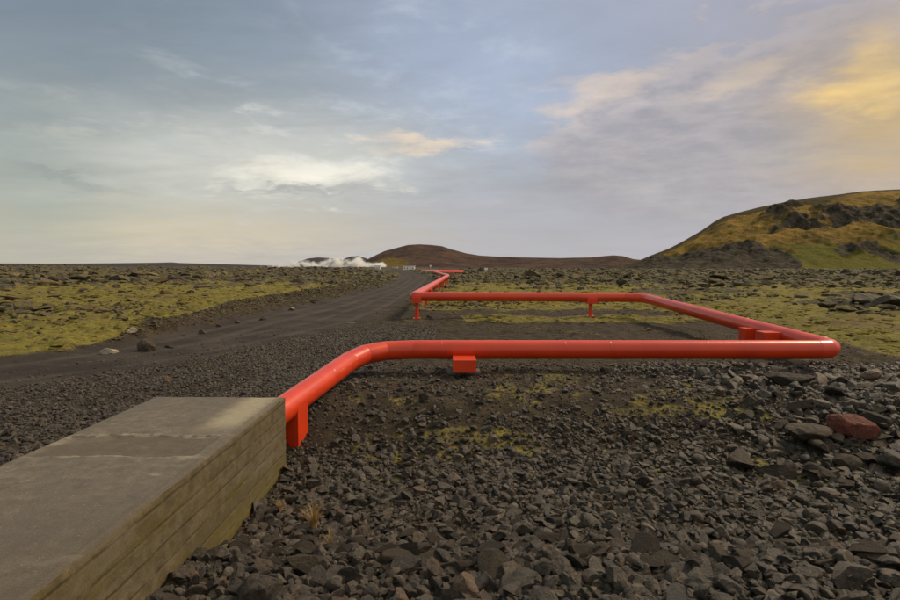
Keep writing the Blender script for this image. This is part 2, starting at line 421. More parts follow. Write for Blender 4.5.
# --- the front slope and the gravel beside the road, drawn from a density
def scatter(n, x0, x1, y0, y1, dens, rng):
    x = rng.uniform(x0, x1, n); y = rng.uniform(y0, y1, n)
    k = in_view(x, y) & not_block(x, y)
    x, y = x[k], y[k]
    k = rng.uniform(size=len(x)) < dens(x, y)
    return x[k], y[k]
def d_front(x, y):
    z = zones(x, y)
    n = fbm(x*.8, y*.8, 33)
    d = ss(9.4, 8.3, y + (n-.5)*2.2)
    d = np.maximum(d, ss(3.2, 5.0, x + (n-.5)*2))
    d = np.maximum(d, (x < -2.2)*1.0)
    d = np.maximum(d, .28)
    return d*(1-z[0])*(1-.75*z[1])*ss(13.4, 12.4, y)
def d_left(x, y):
    z = zones(x, y)
    return np.maximum((1-z[0])**3, .035)*(~z[5])*ss(-2.2,-3.2, x + (y-8)*-.25)
rng = np.random.default_rng(21)
SP = []   # x, y, size
def add(x, y, s): SP.append((x, y, s))
x, y = scatter(65000, -4, 16, 3.0, 13.2, d_front, rng); add(x, y, rng.uniform(.022, .052, len(x)))
x, y = scatter(16500, -4, 16, 3.0, 13.0, d_front, rng); add(x, y, .045+.06*rng.beta(1.3, 2.2, len(x)))
x, y = scatter(6000, -3, 16, 3.0, 12.6, d_front, rng); s = .08+.10*rng.beta(1.1, 3, len(x)); add(x, y, s)
x, y = scatter(60000, -14, -.5, 5, 22, d_left, rng); add(x, y, rng.uniform(.022, .048, len(x)))
x, y = scatter(20000, -14, -.5, 5, 20, d_left, rng); add(x, y, rng.uniform(.04, .075, len(x)))
X = np.concatenate([a[0] for a in SP]); Y = np.concatenate([a[1] for a in SP]); S = np.concatenate([a[2] for a in SP])
S = S*(1+.35*ss(6.6, 4.8, Y)*(S > .03))*(1-.25*ss(7.5, 9.5, Y)*(X < 4))
# bigger, slabby stones on the right
xr, yr = rng.uniform(4.6, 11, 330), rng.uniform(6.6, 11.4, 330)
k = in_view(xr, yr) & (xr > 4.2 + (yr-6.5)*.1); xr, yr = xr[k], yr[k]
X = np.concatenate([X, xr]); Y = np.concatenate([Y, yr]); S = np.concatenate([S, rng.uniform(.10, .24, len(xr))])
G = height(X, Y); Z = G + S*rng.uniform(-.15, .42, len(S))
T = tints(len(X), rng)
# keep the pipe supports and the pipe free
SUP_XY = [(.26,11.9),(-2.1,8.75),(8.2,13.55)]
k = np.ones(len(X), bool)
for sx, sy in SUP_XY: k &= ~((np.abs(X-sx) < .35) & (np.abs(Y-sy) < .95) & (S > .06))
X, Y, Z, S, T = X[k], Y[k], Z[k], S[k], T[k]
# the stones that show largest become things of their own
inframe = (np.abs(X) < .795*Y) & (Y > 4.6)
score = np.where(inframe, S/np.hypot(Y, CAMH), 0)
order = np.argsort(-score); big = order[:270]
mask = np.ones(len(X), bool); mask[big] = False
sm = mask & (S < .05); md = mask & (S >= .05)
def stuff(name, sel, sub, seed, **kw):
    me = stones_mesh(name, np.stack([X[sel], Y[sel], Z[sel]], 1), S[sel], T[sel], sub, np.random.default_rng(seed), **kw)
    return link(name, me, M_STONE)
g1 = stuff('gravel', sm, 1, 5, nproto=40, cuts=3, rough=.05); tag(g1, 'small dark crushed lava gravel covering the foreground slope and road shoulder', 'gravel', kind='stuff')
near = md & (Y < 9.2) & (S > .062); md2 = md & ~near
g3 = stuff('stones', near, 3, 8, nproto=48, cuts=9, rough=.03); tag(g3, 'sharp-edged dark lava stones heaped on the nearest part of the slope', 'stones', kind='stuff')
g2 = stuff('stones', md2, 2, 6, nproto=40); tag(g2, 'fist-sized dark lava stones strewn thickly over the foreground slope', 'stones', kind='stuff')

PM = []
for i in range(22):
    r_ = np.random.default_rng(100+i)
    V = proto(4, r_, 11, .035, .32, .74)
    PM.append(np_mesh('rock', V, ICO[4][1], smooth=False))
    PM[-1].materials.append(M_ROCK)
def region(x, y, s):
    px = 450 + F*x/y
    sz = 'large' if s > .15 else ('middling' if s > .115 else 'small')
    if x < -2.4: w = 'in gravel between road and block'
    elif px < 300: w = 'at the foot of the concrete block'
    elif y > 8.3 and px > 700: w = 'under the right end of the front pipe'
    elif y > 8.3: w = 'on mossy ground below the front pipe'
    elif px > 700: w = 'on the right foreground slope'
    elif px > 480: w = 'in the middle foreground rubble'
    else: w = 'on the left foreground slope'
    return sz, w
rr_ = np.random.default_rng(77)
for n, i in enumerate(big):
    o = bpy.data.objects.new('rock', PM[n % len(PM)]); COL.objects.link(o)
    s = float(S[i]); o.location = (float(X[i]), float(Y[i]), float(G[i] if False else Z[i])-.01)
    o.scale = (s*1.08, s*1.08, s*rr_.uniform(.8, 1.05)); o.rotation_euler = (rr_.uniform(-.4,.4), rr_.uniform(-.4,.4), rr_.uniform(0, 6.28))
    sz, w = region(float(X[i]), float(Y[i]), s)
    tag(o, f'{sz} dark angular lava rock {w}', 'rock', f'{sz} lava rocks {w}')

def boulder(name, p, size, seed, mat, label, cat='rock', rot=0, sub=4, cuts=11, group=None, sink=.2, rough=.05, tilt=0):
    V = proto(sub, np.random.default_rng(seed), cuts, rough, .38, .78)
    V = V/np.abs(V).max(0)*np.array(size)*.5
    me = np_mesh(name, V, ICO[sub][1], smooth=False); me.materials.append(mat)
    o = link(name, me); o.location = (p[0], p[1], p[2] + size[2]*(.5-sink)); o.rotation_euler = (tilt, 0, rot)
    return tag(o, label, cat, group)
def gp(px, py, g=0.0):
    """ground point seen at a pixel"""
    d = ray(px, py); z = g
    for _ in range(12):
        t = (z-CAMH)/d.z; x, y = d.x*t, d.y*t; z = hpt(x, y)
    return Vector((x, y, z))
boulder('rock', gp(853,449), (.80,.45,.42), 3, M_RED, 'rusty red porous lava boulder among grey rocks at the right edge', rot=-.25, sink=.12, tilt=.15)
boulder('rock', gp(806,450), (.85,.5,.36), 8, M_ROCK, 'big flat grey slab just left of the red boulder', rot=.2, sink=.15)
boulder('rock', gp(740,470), (.62,.45,.36), 9, M_ROCK, 'big dark rounded rock on the crest of the rubble below the two saddle boxes', rot=.8, sink=.2)
boulder('rock', gp(790,415), (.95,.5,.34), 12, M_ROCK, 'long grey slab above and left of the red boulder', rot=-.3, sink=.2)
boulder('rock', gp(896,470), (.70,.5,.38), 14, M_MOSSROCK, 'dark rock cut by the right edge below the red boulder', rot=.5)
boulder('rock', gp(780,475), (.6,.4,.22), 15, M_ROCK, 'low dark slab below the red boulder', rot=.1)
boulder('rock', gp(698,570), (.34,.26,.18), 16, M_ROCK, 'pointed grey rock lying low on the right rubble slope', rot=.3)
boulder('rock', gp(424,435), (.20,.18,.20), 17, M_ROCK, 'upright grey stone on the bench below the left saddle', rot=.3, sink=.1)
boulder('rock', gp(352,411), (.20,.16,.15), 18, M_ROCK, 'lone black stone on bare soil below the first pipe bend', rot=.3, sink=.1)
boulder('rock', gp(519,407), (.19,.15,.11), 19, M_ROCK, 'left of two grey stones on moss under the front pipe', rot=.3, sink=.15)
boulder('rock', gp(542,406), (.18,.15,.13), 20, M_ROCK, 'right of two grey stones on moss under the front pipe', rot=1.3, sink=.15)
boulder('rock', gp(148,334), (.56,.45,.5), 25, M_ROCK, 'dark boulder at the far edge of the road beside the moss', rot=.3, sink=.32)
boulder('rock', gp(112,341), (.62,.40,.22), 26, M_PALE, 'pale tan boulder at the far edge of the road', rot=.2, sink=.35)
boulder('rock', gp(619,408), (.12,.08,.05), 27, M_PALE, 'small whitish stone on the ground below the front pipe', rot=.2, sub=3)
boulder('rock', gp(349,323), (.52,.16,.06), 28, M_PALE, 'flat white stone lying on the gravel road', rot=.1, sub=3, sink=.1)
boulder('rock', gp(885,309), (3.2,1.6,1.1), 31, M_MOSSROCK, 'big mossy lava outcrop in the moss field at the right edge', rot=.1, sink=.3)
boulder('rock', gp(866,306), (1.8,1.4,.9), 32, M_MOSSROCK, 'dark lava hump left of the big outcrop in the right moss field', rot=.7, sink=.25)
boulder('rock', gp(657,372), (.22,.16,.10), 33, M_ROCK, 'flat grey stone right under the front pipe', rot=.7)
BANK = [(169,331,.26),(184,325,.2),(203,321,.34),(238,312,.26),(262,309,.36),(291,301,.38),(313,298,.42),(131,336,.34),(338,291,.5),(219,316,.22),(303,294,.34)]
for i, (px, py, s) in enumerate(BANK):
    pale = i in (5, 7, 11)
    boulder('rock', gp(px, py), (s*1.1, s, s*.75), 40+i, M_PALE if pale else M_ROCK, ('tan' if pale else 'dark')+' rock on the stony bank between the road and the left moss field', rot=i*1.3, sub=3, sink=.35, group=('tan' if pale else 'dark')+' rocks along the far bank of the road')

# --- lava rubble out in the fields: thousands of blocks nobody could count
def field(name, n, rmin, rmax, amin, amax, dens, smin, smax, seed, label, sub=2, flat=.75, tint=None, sinkf=.2):
    rng = np.random.default_rng(seed)
    r = np.exp(rng.uniform(np.log(rmin), np.log(rmax), n)); a = rng.uniform(R(amin), R(amax), n)
    x, y = r*np.sin(a), r*np.cos(a)
    k = rng.uniform(size=n) < dens(x, y); x, y, r = x[k], y[k], r[k]
    s = smin + (smax-smin)*rng.beta(1.1, 4, len(x)); s = s*np.clip(r/45, .55, 3.2)
    z = height(x, y) + s*sinkf*rng.uniform(-1.2, 1, len(x))
    T = tints(len(x), rng, .045, .14)
    me = stones_mesh(name, np.stack([x, y, z], 1), s, T, sub, rng, .5, 30, flat, 8, .08)
    o = link(name, me, M_FROCK); return tag(o, label, 'lava rubble', kind='stuff')
def d_lava(x, y):
    z = zones(x, y); c = fbm(x*.10, y*.17, 61)
    r0 = np.hypot(x, y)
    d = ss(.56, .66, c)*.8*np.where(z[5], .12, 1) + z[2]*.6*ss(40,90,np.hypot(x,y)) + .006 + .9*np.exp(-((x+19)/4.5)**2-((y-26)/6)**2)
    return np.clip(d, 0, 1)*ss(.5, 2.5, z[4])*np.maximum(z[1], z[2])*ss(14, 24, np.hypot(x, y))
field('lava_rubble', 60000, 14, 420, -44, 44, d_lava, .10, .75, 71, 'jagged mossy lava rubble across the fields on both sides of the road', sub=2)
def d_out(x, y):
    px = 450+F*x/y; d = np.zeros(x.shape)
    for cx, cy, sx, sy, k in ((22,27,22,3.2,1),(6,36,14,3,.8),(105,88,60,14,.9),(40,110,60,10,.9),(715,70,45,9,.6),(860,28,32,3,.8),(690,60,40,6,.4),(640,45,30,2.5,.3),(900,40,60,4,.5),(585,90,60,12,.4)):
        d = np.maximum(d, k*np.exp(-((px-cx)/sx)**2-((y-cy)/sy)**2))
    z = zones(x, y); return d*ss(.8, 2.5, z[4])
field('lava_outcrops', 26000, 20, 140, -44, 44, d_out, .22, 1.25, 75, 'broken grey lava outcrops standing out of the moss', sub=2, flat=.55, sinkf=.5)
def d_berm(x, y):
    z = zones(x, y); return np.clip(z[3]*1.5, 0, 1)*(z[4] > .0)
field('bank_stones', 90000, 13, 110, -44, 0, d_berm, .05, .30, 72, 'loose dark stones heaped along the bank on the far side of the road', sub=1, flat=.8)
def d_pad(x, y):
    z = zones(x, y); return (1-z[1])*(1-z[0])*(1-z[2])*(.18+.8*ss(.50,.62,fbm(x*.5,y*.5,81)))*(~z[5])
field('pad_gravel', 60000, 12.5, 60, -25, 44, d_pad, .03, .16, 73, 'scattered dark stones on the gravel pad inside the pipe loop', sub=1, flat=.7)

# --- moss cushions: soft lumps that break the surface of the moss carpet
def moss_cushions():
    rng = np.random.default_rng(91); n = 70000
    r = np.exp(rng.uniform(np.log(11), np.log(85), n)); a = rng.uniform(-R(44), R(44), n)
    x, y = r*np.sin(a), r*np.cos(a); z = zones(x, y)
    k = (rng.uniform(size=n) < z[1]*(1-z[2])*(1-z[0])*(.25+.75*ss(.45,.6,fbm(x*.6, y*.6, 92)))) & (z[1] > .45) & (y > 11.9)
    x, y, r = x[k], y[k], r[k]
    s = rng.uniform(.06, .20, len(x))*np.clip(r/28, .55, 2.2)
    g = height(x, y) - s*.18
    b = rng.uniform(.7, 1.25, len(x)); T = np.stack([.185*b, .155*b, .040*b*rng.uniform(.6,1.4,len(x))], 1)
    br = rng.uniform(size=len(x)) < .12; T[br] = np.array([.13,.085,.04])
    me = stones_mesh('moss_cushions', np.stack([x,y,g],1), s, T, 2, rng, .2, 24, .30, 0, .12)
    me.polygons.foreach_set('use_smooth', np.ones(len(me.polygons), bool))
    m, t, bb = material('moss_cushion'); P = pos(t); tc = attr(t, 'tint').outputs['Color']
    nn = t.noise(P, 12, 6, .75)
    t.set(bb, 'Base Color', t.mix(1.0, tc, t.mix(t.mr(nn, .3, .7), (.5,.5,.5), (1.4,1.4,1.4)), 'MULTIPLY')); t.set(bb, 'Roughness', 1); t.set(bb, 'Specular IOR Level', .05)
    t.set(bb, 'Normal', t.bump(nn, 1, .06))
    tag(link('moss_cushions', me, m), 'yellow-green moss cushions carpeting the lava on both sides', 'moss', kind='stuff')
moss_cushions()

# --- grass tufts
def tuft(p, n, h, seed, label, spread=.10):
    rng = random.Random(seed); bm = bmesh.new()
    for _ in range(n):
        a = rng.uniform(0, 6.28); b = rng.uniform(0, spread*.35); ln = h*rng.uniform(.5, 1.1); lean = rng.uniform(.1, .75)
        base = Vector((math.cos(a)*b, math.sin(a)*b, -.02)); d = Vector((math.cos(a), math.sin(a), 0)); w = Vector((-math.sin(a), math.cos(a), 0))*.0026
        prev = None
        for k in range(5):
            t_ = k/4; q = base + d*(ln*lean*t_*t_) + Vector((0,0,ln*t_*(1-.3*lean*t_))); ww = w*(1-.85*t_)
            cur = (bm.verts.new(q-ww), bm.verts.new(q+ww))
            if prev: bm.faces.new((prev[0], prev[1], cur[1], cur[0]))
            prev = cur
    return tag(bm_obj('grass_tuft', bm, M_STRAW, loc=p), label, 'grass tuft', 'dry grass tufts')
M_STRAW = mat_simple('dry_straw', (.40,.26,.09), .8, .35, 9)
tuft(gp(314,536)+Vector((0,0,.10)), 170, .30, 1, 'tallest golden dry grass tuft in the rubble right of the concrete block')
tuft(gp(281,515)+Vector((0,0,.08)), 50, .16, 2, 'low straw tuft in the stones nearest the concrete block')
tuft(gp(330,552)+Vector((0,0,.08)), 40, .17, 3, 'thin straw tuft just right of the tallest grass tuft')
tuft(gp(170,383), 40, .20, 4, 'straw tuft in the gravel between the road and the block')

# ------------------------------------------------------------------ concrete block
def concrete_block():
    root = empty('concrete_block', ((BX0+BX1)/2, BY1/2, -.6), 'long weathered concrete anchor block that the red pipe runs into, at lower left', 'concrete block')
    o0 = Vector(root.location); y0 = 1.1; zb = -.95
    # core carries the far face and the left side
    # side face: boards, each its own few mm of relief
    rng = np.random.default_rng(4)
    ys = np.arange(y0, BY1+1e-6, .02); ys[-1] = BY1
    edges = np.array([BZ-.075, BZ-.25, BZ-.43, BZ-.60, BZ-.78, BZ-.95, BZ-1.13, zb])
    zs = []; 
    z = BZ-.075
    zs = list(np.arange(BZ-.012, zb, -.0115))
    zs = np.array(zs)
    Yg, Zg = np.meshgrid(ys, zs)
    Xg = np.full(Yg.shape, BX1)
    bi = np.searchsorted(-edges, -Zg)
    off = rng.uniform(-.003, .003, len(edges)+2)
    # boards are of limited length: change of offset along y
    seg = np.floor((Yg + bi*1.37)/2.4).astype(int)
    off2 = rng.uniform(-.0004, .0004, 200)
    Xg += off[bi] + off2[(bi*7+seg) % 200] - .006
    dist = np.min(np.abs(Zg[..., None] - edges), -1)
    lip = fbm(Yg*5, bi*3.3+0*Zg, 6)
    lipm = np.clip(lip*3.2-1.0, -.2, 1.1); gm = np.exp(-(dist/.009)**2)*np.clip(lipm+.25, 0, 1)
    Xg -= .016*np.exp(-(dist/.006)**2)*lipm
    Xg += (fbm(Yg*3, Zg*3, 7)-.5)*.012 + (fbm(Yg*25, Zg*25, 8)-.5)*.004
    rough_e = np.exp(-(BZ-Zg)/.02)*(.006+.030*np.clip(fbm(Yg*6, Yg*0+2, 10, 5)-.45, 0, 1)*3)
    Xg -= rough_e
    # far corner worn
    Xg -= np.exp(-(BY1-Yg)/.02)*.008
    def grid_faces(n, m, flip=False):
        i, j = np.meshgrid(np.arange(n-1), np.arange(m-1), indexing='ij')
        f = np.stack([i*m+j, i*m+j+1, (i+1)*m+j+1, (i+1)*m+j], -1).reshape(-1, 4)
        return f[:, ::-1] if flip else f
    me = np_mesh('side_face', np.stack([Xg-o0.x, Yg-o0.y, Zg-o0.z], -1).reshape(-1,3), grid_faces(*Xg.shape, flip=True), {'groove': np.stack([gm.ravel()]*3, 1)}, smooth=True)
    link('side_face', me, M_CSIDE, root)
    # top: dished, with a lower cross strip between two pours
    xs = np.arange(BX0, BX1+1e-6, .0125); xs[-1] = BX1
    Xt, Yt = np.meshgrid(xs, ys)
    wob = (fbm(Xt*2.2, Yt*.6, 12)-.5)*.16
    strip = ss(5.30, 5.34, Yt+wob*1.4)*ss(5.97, 5.94, Yt+wob*.5)*ss(BX1-.16, BX1-.20, Xt)*ss(BX0+.02, BX0+.12, Xt+wob)
    Zt = BZ - strip*.022 + (fbm(Xt*1.1, Yt*1.1, 13)-.5)*.03 + (fbm(Xt*9, Yt*9, 14)-.5)*.006
    ledge = ss(BX1-.055, BX1-.045, Xt+(fbm(Yt*2, Yt*0, 15)-.5)*.02)
    Zt -= .012*ledge*ss(7.5, 7.2, Yt)
    ex = BX1-Xt; chip = np.clip(fbm(Yt*6, Yt*0+2, 10, 5)-.45, 0, 1)*3
    Zt -= np.exp(-ex/.018)*(.006+.028*chip)
    Zt -= np.exp(-(BY1-Yt)/.015)*.012; Zt -= np.exp(-(Xt-BX0)/.02)*.02
    edge_drop = (Xt >= BX1-1e-6); Xt = np.where(edge_drop, BX1-.016, Xt); Zt = np.where(edge_drop, Zt-.003, Zt)
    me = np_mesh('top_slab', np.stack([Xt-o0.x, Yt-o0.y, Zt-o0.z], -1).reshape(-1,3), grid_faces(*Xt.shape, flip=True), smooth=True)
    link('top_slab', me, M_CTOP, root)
    bm = bmesh.new()
    box(bm, Vector(((BX0+BX1)/2-.006, (y0+BY1)/2-.004, (zb+BZ-.055)/2))-o0, (BX1-BX0-.055, BY1-y0-.004, BZ-.055-zb))
    box(bm, Vector(((BX0+BX1)/2-.02, BY1-.012, (zb+BZ-.02)/2))-o0, (BX1-BX0-.02, .02, BZ-.028-zb))
    box(bm, Vector((BX0+.012, (y0+BY1)/2-.02, (zb+BZ-.02)/2))-o0, (.02, BY1-y0-.03, BZ-.05-zb))
    bm_obj('body', bm, M_CSIDE, root)
concrete_block()

# ------------------------------------------------------------------ pipeline
PR = .20
def round_path(pts, rad, n=4):
    out = [Vector(pts[0])]
    kinds = []
    for i in range(1, len(pts)-1):
        a, b, c = Vector(pts[i-1]), Vector(pts[i]), Vector(pts[i+1])
        u = (a-b).normalized(); v = (c-b).normalized(); r = rad[i] if isinstance(rad, (list,tuple)) else rad
        p0 = b+u*r; p1 = b+v*r
        arc = [p0*(1-t)**2 + b*2*t*(1-t) + p1*t*t for t in [k/n for k in range(n+1)]]
        out += arc; kinds.append((len(out)-len(arc), len(out)-1))
    out.append(Vector(pts[-1]))
    return out, kinds
def frames(P):
    fr = []
    for i, p in enumerate(P):
        a = (P[i]-P[i-1]).normalized() if i else (P[1]-P[0]).normalized()
        b = (P[i+1]-P[i]).normalized() if i < len(P)-1 else a
        t = (a+b).normalized(); up = Vector((0,0,1)); s = t.cross(up).normalized(); u = s.cross(t).normalized()
        fr.append((p, s, u, 1/max(.5, a.dot(t))))
    return fr
def tube(name, fr, r, parent, mat, o0, seg=48, cap=False):
    V = []; 
    for p, s, u, k in fr:
        for j in range(seg):
            a = 2*math.pi*j/seg; V.append(p - o0 + s*(math.cos(a)*r*k) + u*(math.sin(a)*r))
    Fc = []
    for i in range(len(fr)-1):
        for j in range(seg):
            j2 = (j+1) % seg; Fc.append((i*seg+j, i*seg+j2, (i+1)*seg+j2, (i+1)*seg+j))
    me = bpy.data.meshes.new(name); me.from_pydata([v[:] for v in V], [], Fc)
    bm = bmesh.new(); bm.from_mesh(me); bmesh.ops.recalc_face_normals(bm, faces=bm.faces)
    if cap: bmesh.ops.holes_fill(bm, edges=bm.edges)
    for f in bm.faces: f.smooth = len(f.verts) == 4
    bm.to_mesh(me); bm.free()
    return link(name, me, mat, parent)
def bend(fr, root, o0, seg=48):
    V = []; Fc = []
    for i in range(len(fr)-1):                       # mitred gores, a crease between each two
        b0 = len(V)
        for p, s, u, k in fr[i:i+2]:
            for j in range(seg):
                a = 2*math.pi*j/seg; V.append((p-o0+s*(math.cos(a)*PR*k)+u*(math.sin(a)*PR))[:])
        Fc += [(b0+j, b0+seg+j, b0+seg+(j+1)%seg, b0+(j+1)%seg) for j in range(seg)]
    me = bpy.data.meshes.new('pipe_bend'); me.from_pydata(V, [], Fc)
    for f in me.polygons: f.use_smooth = True
    return link('pipe_bend', me, M_PAINT, root)
def joint(p, t, o0, parent, r=PR):
    """a narrow cladding band where two pipe lengths meet"""
    t = t.normalized(); s = t.cross(Vector((0,0,1))).normalized(); u = s.cross(t)
    prof = [(-.016, -.001), (-.013, .002), (-.002, .002), (0, .0005), (.002, .002), (.013, .002), (.016, -.001)]
    fr = [(p+t*a, s, u, 1) for a, b in prof]
    V = []; seg = 40
    for (q, s_, u_, k), (a, b) in zip(fr, prof):
        for j in range(seg):
            an = 2*math.pi*j/seg; V.append((q-o0+s_*(math.cos(an)*(r+b))+u_*(math.sin(an)*(r+b)))[:])
    Fc = [(i*seg+j, i*seg+(j+1)%seg, (i+1)*seg+(j+1)%seg, (i+1)*seg+j) for i in range(len(prof)-1) for j in range(seg)]
    me = bpy.data.meshes.new('joint_band'); me.from_pydata(V, [], Fc)
    for q in me.polygons: q.use_smooth = True
    return link('joint_band', me, M_PAINT, parent)
PTS = [(-2.66,7.45,.040), (-1.80,11.92,.495), (8.30,11.92,.495), (8.38,24.4,.96), (-1.62,24.8,.98), (-.25,75,1.22),
       (-3.4,124,1.42), (3.2,139,1.25), (-11,215,1.3), (6,245,1.2), (-18,330,1.4)]
PTS[0] = tuple(Vector(PTS[0]))
def pipeline():
    root = empty('pipeline', (PTS[2][0], PTS[2][1], 0), 'long glossy red insulated pipeline zigzagging from the concrete block to the far plant', 'pipeline')
    o0 = Vector(root.location)
    rad = [0, 1.0, .42, .8, .42, .9, 1.2, 1.2, 1.2, 1.2, 0]
    P, kinds = round_path(PTS, rad, 3)
    fr = frames(P)
    start = 0
    for (a, b) in kinds:
        tube('pipe_run', fr[start:a+1], PR, root, M_PAINT, o0)
        bend(fr[a:b+1], root, o0)
        start = b
    tube('pipe_run', fr[start:], PR, root, M_PAINT, o0, cap=True)
    for (a, b) in kinds[:5]:
        joint(P[a], P[a]-P[a-1], o0, root); joint(P[b], P[b+1]-P[b], o0, root)
    def along(i, fr_):
        a, b = Vector(PTS[i]), Vector(PTS[i+1]); return a+(b-a)*fr_, b-a
    for i, ts in ((1,(.16,.42,.515,.72)), (2,(.3,.55,.8)), (3,(.25,.5,.75)), (0,(.55,))):
        for t_ in ts: p, d = along(i, t_); joint(p, d, o0, root)
    return root
pipeline()
def pipe_z(i, t_):
    a, b = Vector(PTS[i]), Vector(PTS[i+1]); return a+(b-a)*t_
M_FOOT = mat_simple('footing_concrete', (.12,.105,.08), .9, .3, 8)
def saddle(p, d, label, w=.46, reach=.85, back=None, zt=-.09, hh=.25, foot=True, group='red steel pipe supports'):
    """box beam under the pipe, across it, on a stem with a base plate"""
    d = Vector(d).normalized(); ang = math.atan2(d.y, d.x)
    back = reach if back is None else back
    g = hpt(p.x, p.y)
    root = empty('pipe_support', (p.x, p.y, g), label, 'pipe support', group); root.rotation_euler = (0, 0, ang)
    top = p.z + zt - g
    bm = bmesh.new(); box(bm, (0, (back-reach)/2, top-hh/2), (w, reach+back, hh), bev=.004)
    bm_obj('saddle_beam', bm, M_PAINT, root)
    bm = bmesh.new(); hs = top-hh
    if hs > .02:
        box(bm, (0, 0, hs/2-.1), (w*.45, .22, hs+.2), bev=.004); bm_obj('stem', bm, M_PAINT, root)
    else: bm.free()
    if foot:
        bm = bmesh.new(); box(bm, (0,0,-.07), (w*1.5, .55, .22), bev=.01); bm_obj('footing', bm, M_FOOT, root)
    return root
# front run: the beam shows before the pipe (run goes +x, "before" is -y)
p = pipe_z(1, (.26+1.80)/9.95); saddle(p, (1,0,0), 'red box saddle under the left part of the front pipe', .47, .86, .5)
# beside the block: run heads forward-left; its right side is local -y
d0 = Vector(PTS[1])-Vector(PTS[0])
t0 = .24; p = pipe_z(0, t0); s = saddle(p, d0, 'red box support under the sloping pipe beside the concrete block', .34, .20, .3, zt=-.02, hh=.75, foot=False)
# side run: two boxes on the inner side of the pipe
p = pipe_z(2, .157); saddle(p, (0,1,0), 'nearer red box saddle jutting inward under the right side run of the loop', .40, .3, .60, zt=.09, hh=.36)
p = pipe_z(2, .247); saddle(p, (0,1,0), 'second red box saddle behind the nearer one on the right side run', .36, .3, .46, zt=.02, hh=.36)
def tpost(p, d, label, group='tall red pipe posts'):
    d = Vector(d).normalized(); ang = math.atan2(d.y, d.x); g = hpt(p.x, p.y)
    root = empty('pipe_support', (p.x, p.y, g), label, 'pipe support', group); root.rotation_euler = (0,0,ang)
    z = p.z-g
    bm = bmesh.new(); box(bm, (0, 0, z-.15), (.42, .62, .26), bev=.005); bm_obj('saddle_beam', bm, M_PAINT, root)
    bm = bmesh.new(); hs = z-.28
    r = bmesh.ops.create_cone(bm, cap_ends=True, segments=20, radius1=.085, radius2=.085, depth=hs+.1)
    bmesh.ops.translate(bm, verts=r['verts'], vec=(0,0,hs/2-.05)); bm_obj('post', bm, M_PAINT, root, smooth=False)
    bm = bmesh.new(); box(bm, (0,0,.0), (.34, .34, .06), bev=.004); bm_obj('base_plate', bm, M_PAINT, root)
    return root
p = pipe_z(3, (8.2-6.02)/9.82); tpost(p, (1,0,0), 'red T-shaped post carrying the far run of the loop')
p = pipe_z(3, .985); tpost(p, (1,0,0), 'red post under the left corner of the far run beside the road')
for k, t_ in enumerate((.16, .33, .5, .66, .82, .95)):
    p = pipe_z(4, t_); tpost(p, (0,1,0), 'small red post under the pipe receding beside the road', 'posts under the receding pipe run')
for t_ in (.3, .7):
    p = pipe_z(5, t_); tpost(p, (0,1,0), 'tiny red post under the distant pipe zigzag', 'posts under the distant zigzag')
    p = pipe_z(6, t_); tpost(p, (1,0,0), 'tiny red post under the distant pipe zigzag', 'posts under the distant zigzag')
# ------------------------------------------------------------------ hills
def interp(pts, v):
    p = np.array(pts, float); return np.interp(v, p[:,0], p[:,1])
def elev(px, py):
    return np.array([at(a, b, 1.0).z - CAMH for a, b in zip(px, py)])   # rise per metre of Y
def hill(name, prof, Yr, front, back, mat, zone, nu=500, nt=200, seed=1, rough=.06, shape=None, base=-4):
    p0, p1 = prof[0][0], prof[-1][0]
    px = np.linspace(p0, p1, nu); py = interp(prof, px)
    # light noise on the skyline
    H = elev(px, py)*Yr + CAMH
    H = H - base
    t = np.concatenate([np.linspace(0, 1, nt), 1+np.linspace(0, 1, nt//3)[1:]])
    Tm, PX = np.meshgrid(t, px, indexing='ij'); Hm = np.broadcast_to(H, Tm.shape)
    Yw = np.where(Tm <= 1, Yr-front*(1-Tm), Yr+back*(Tm-1))
    Xw = (PX-450)/F*Yr*1.0*(1+(Yw-Yr)/Yr*.85)
    f = Tm*0
    tt = np.clip(Tm, 0, 1)
    s = shape(tt, PX) if shape else ss(0, 1, tt)*.5+tt*.5
    s = np.where(Tm > 1, (1-ss(1, 2, Tm)), s)
    n = fbm(Xw/ (front*.16), Yw/(front*.16), seed, 6)-.5; n2 = ridged(Xw/(front*.07), Yw/(front*.07), seed+5, 5)-.5
    amp = np.clip(s*(1.02-s)*4, 0, 1)
    Zw = base + Hm*s + amp*Hm.max()*rough*(n*1.6 + n2*.8)
    zc = zone(PX, s, Xw, Yw, Tm)
    if isinstance(zc, tuple): zc, dz = zc; Zw = Zw + dz
    m, k = Tm.shape
    i, j = np.meshgrid(np.arange(m-1), np.arange(k-1), indexing='ij')
    Fc = np.stack([i*k+j, i*k+j+1, (i+1)*k+j+1, (i+1)*k+j], -1).reshape(-1, 4)
    me = np_mesh(name, np.stack([Xw, Yw, Zw], -1).reshape(-1,3), Fc, {'zone': zc.reshape(-1,3)})
    return tag(link(name, me, mat), kind='structure')
M_H1 = mat_hill((.098,.070,.024), (.260,.162,.040), (.060,.050,.037), (.112,.102,.022), 'golden_grass_hillside', 1.0)
M_H2 = mat_hill((.052,.036,.031), (.105,.066,.048), (.045,.038,.038), (.13,.092,.024), 'brown_red_hillside', .35)
M_H3 = mat_hill((.055,.050,.055), (.07,.062,.062), (.05,.045,.05), (.07,.06,.05), 'dim_far_ridge', .3)
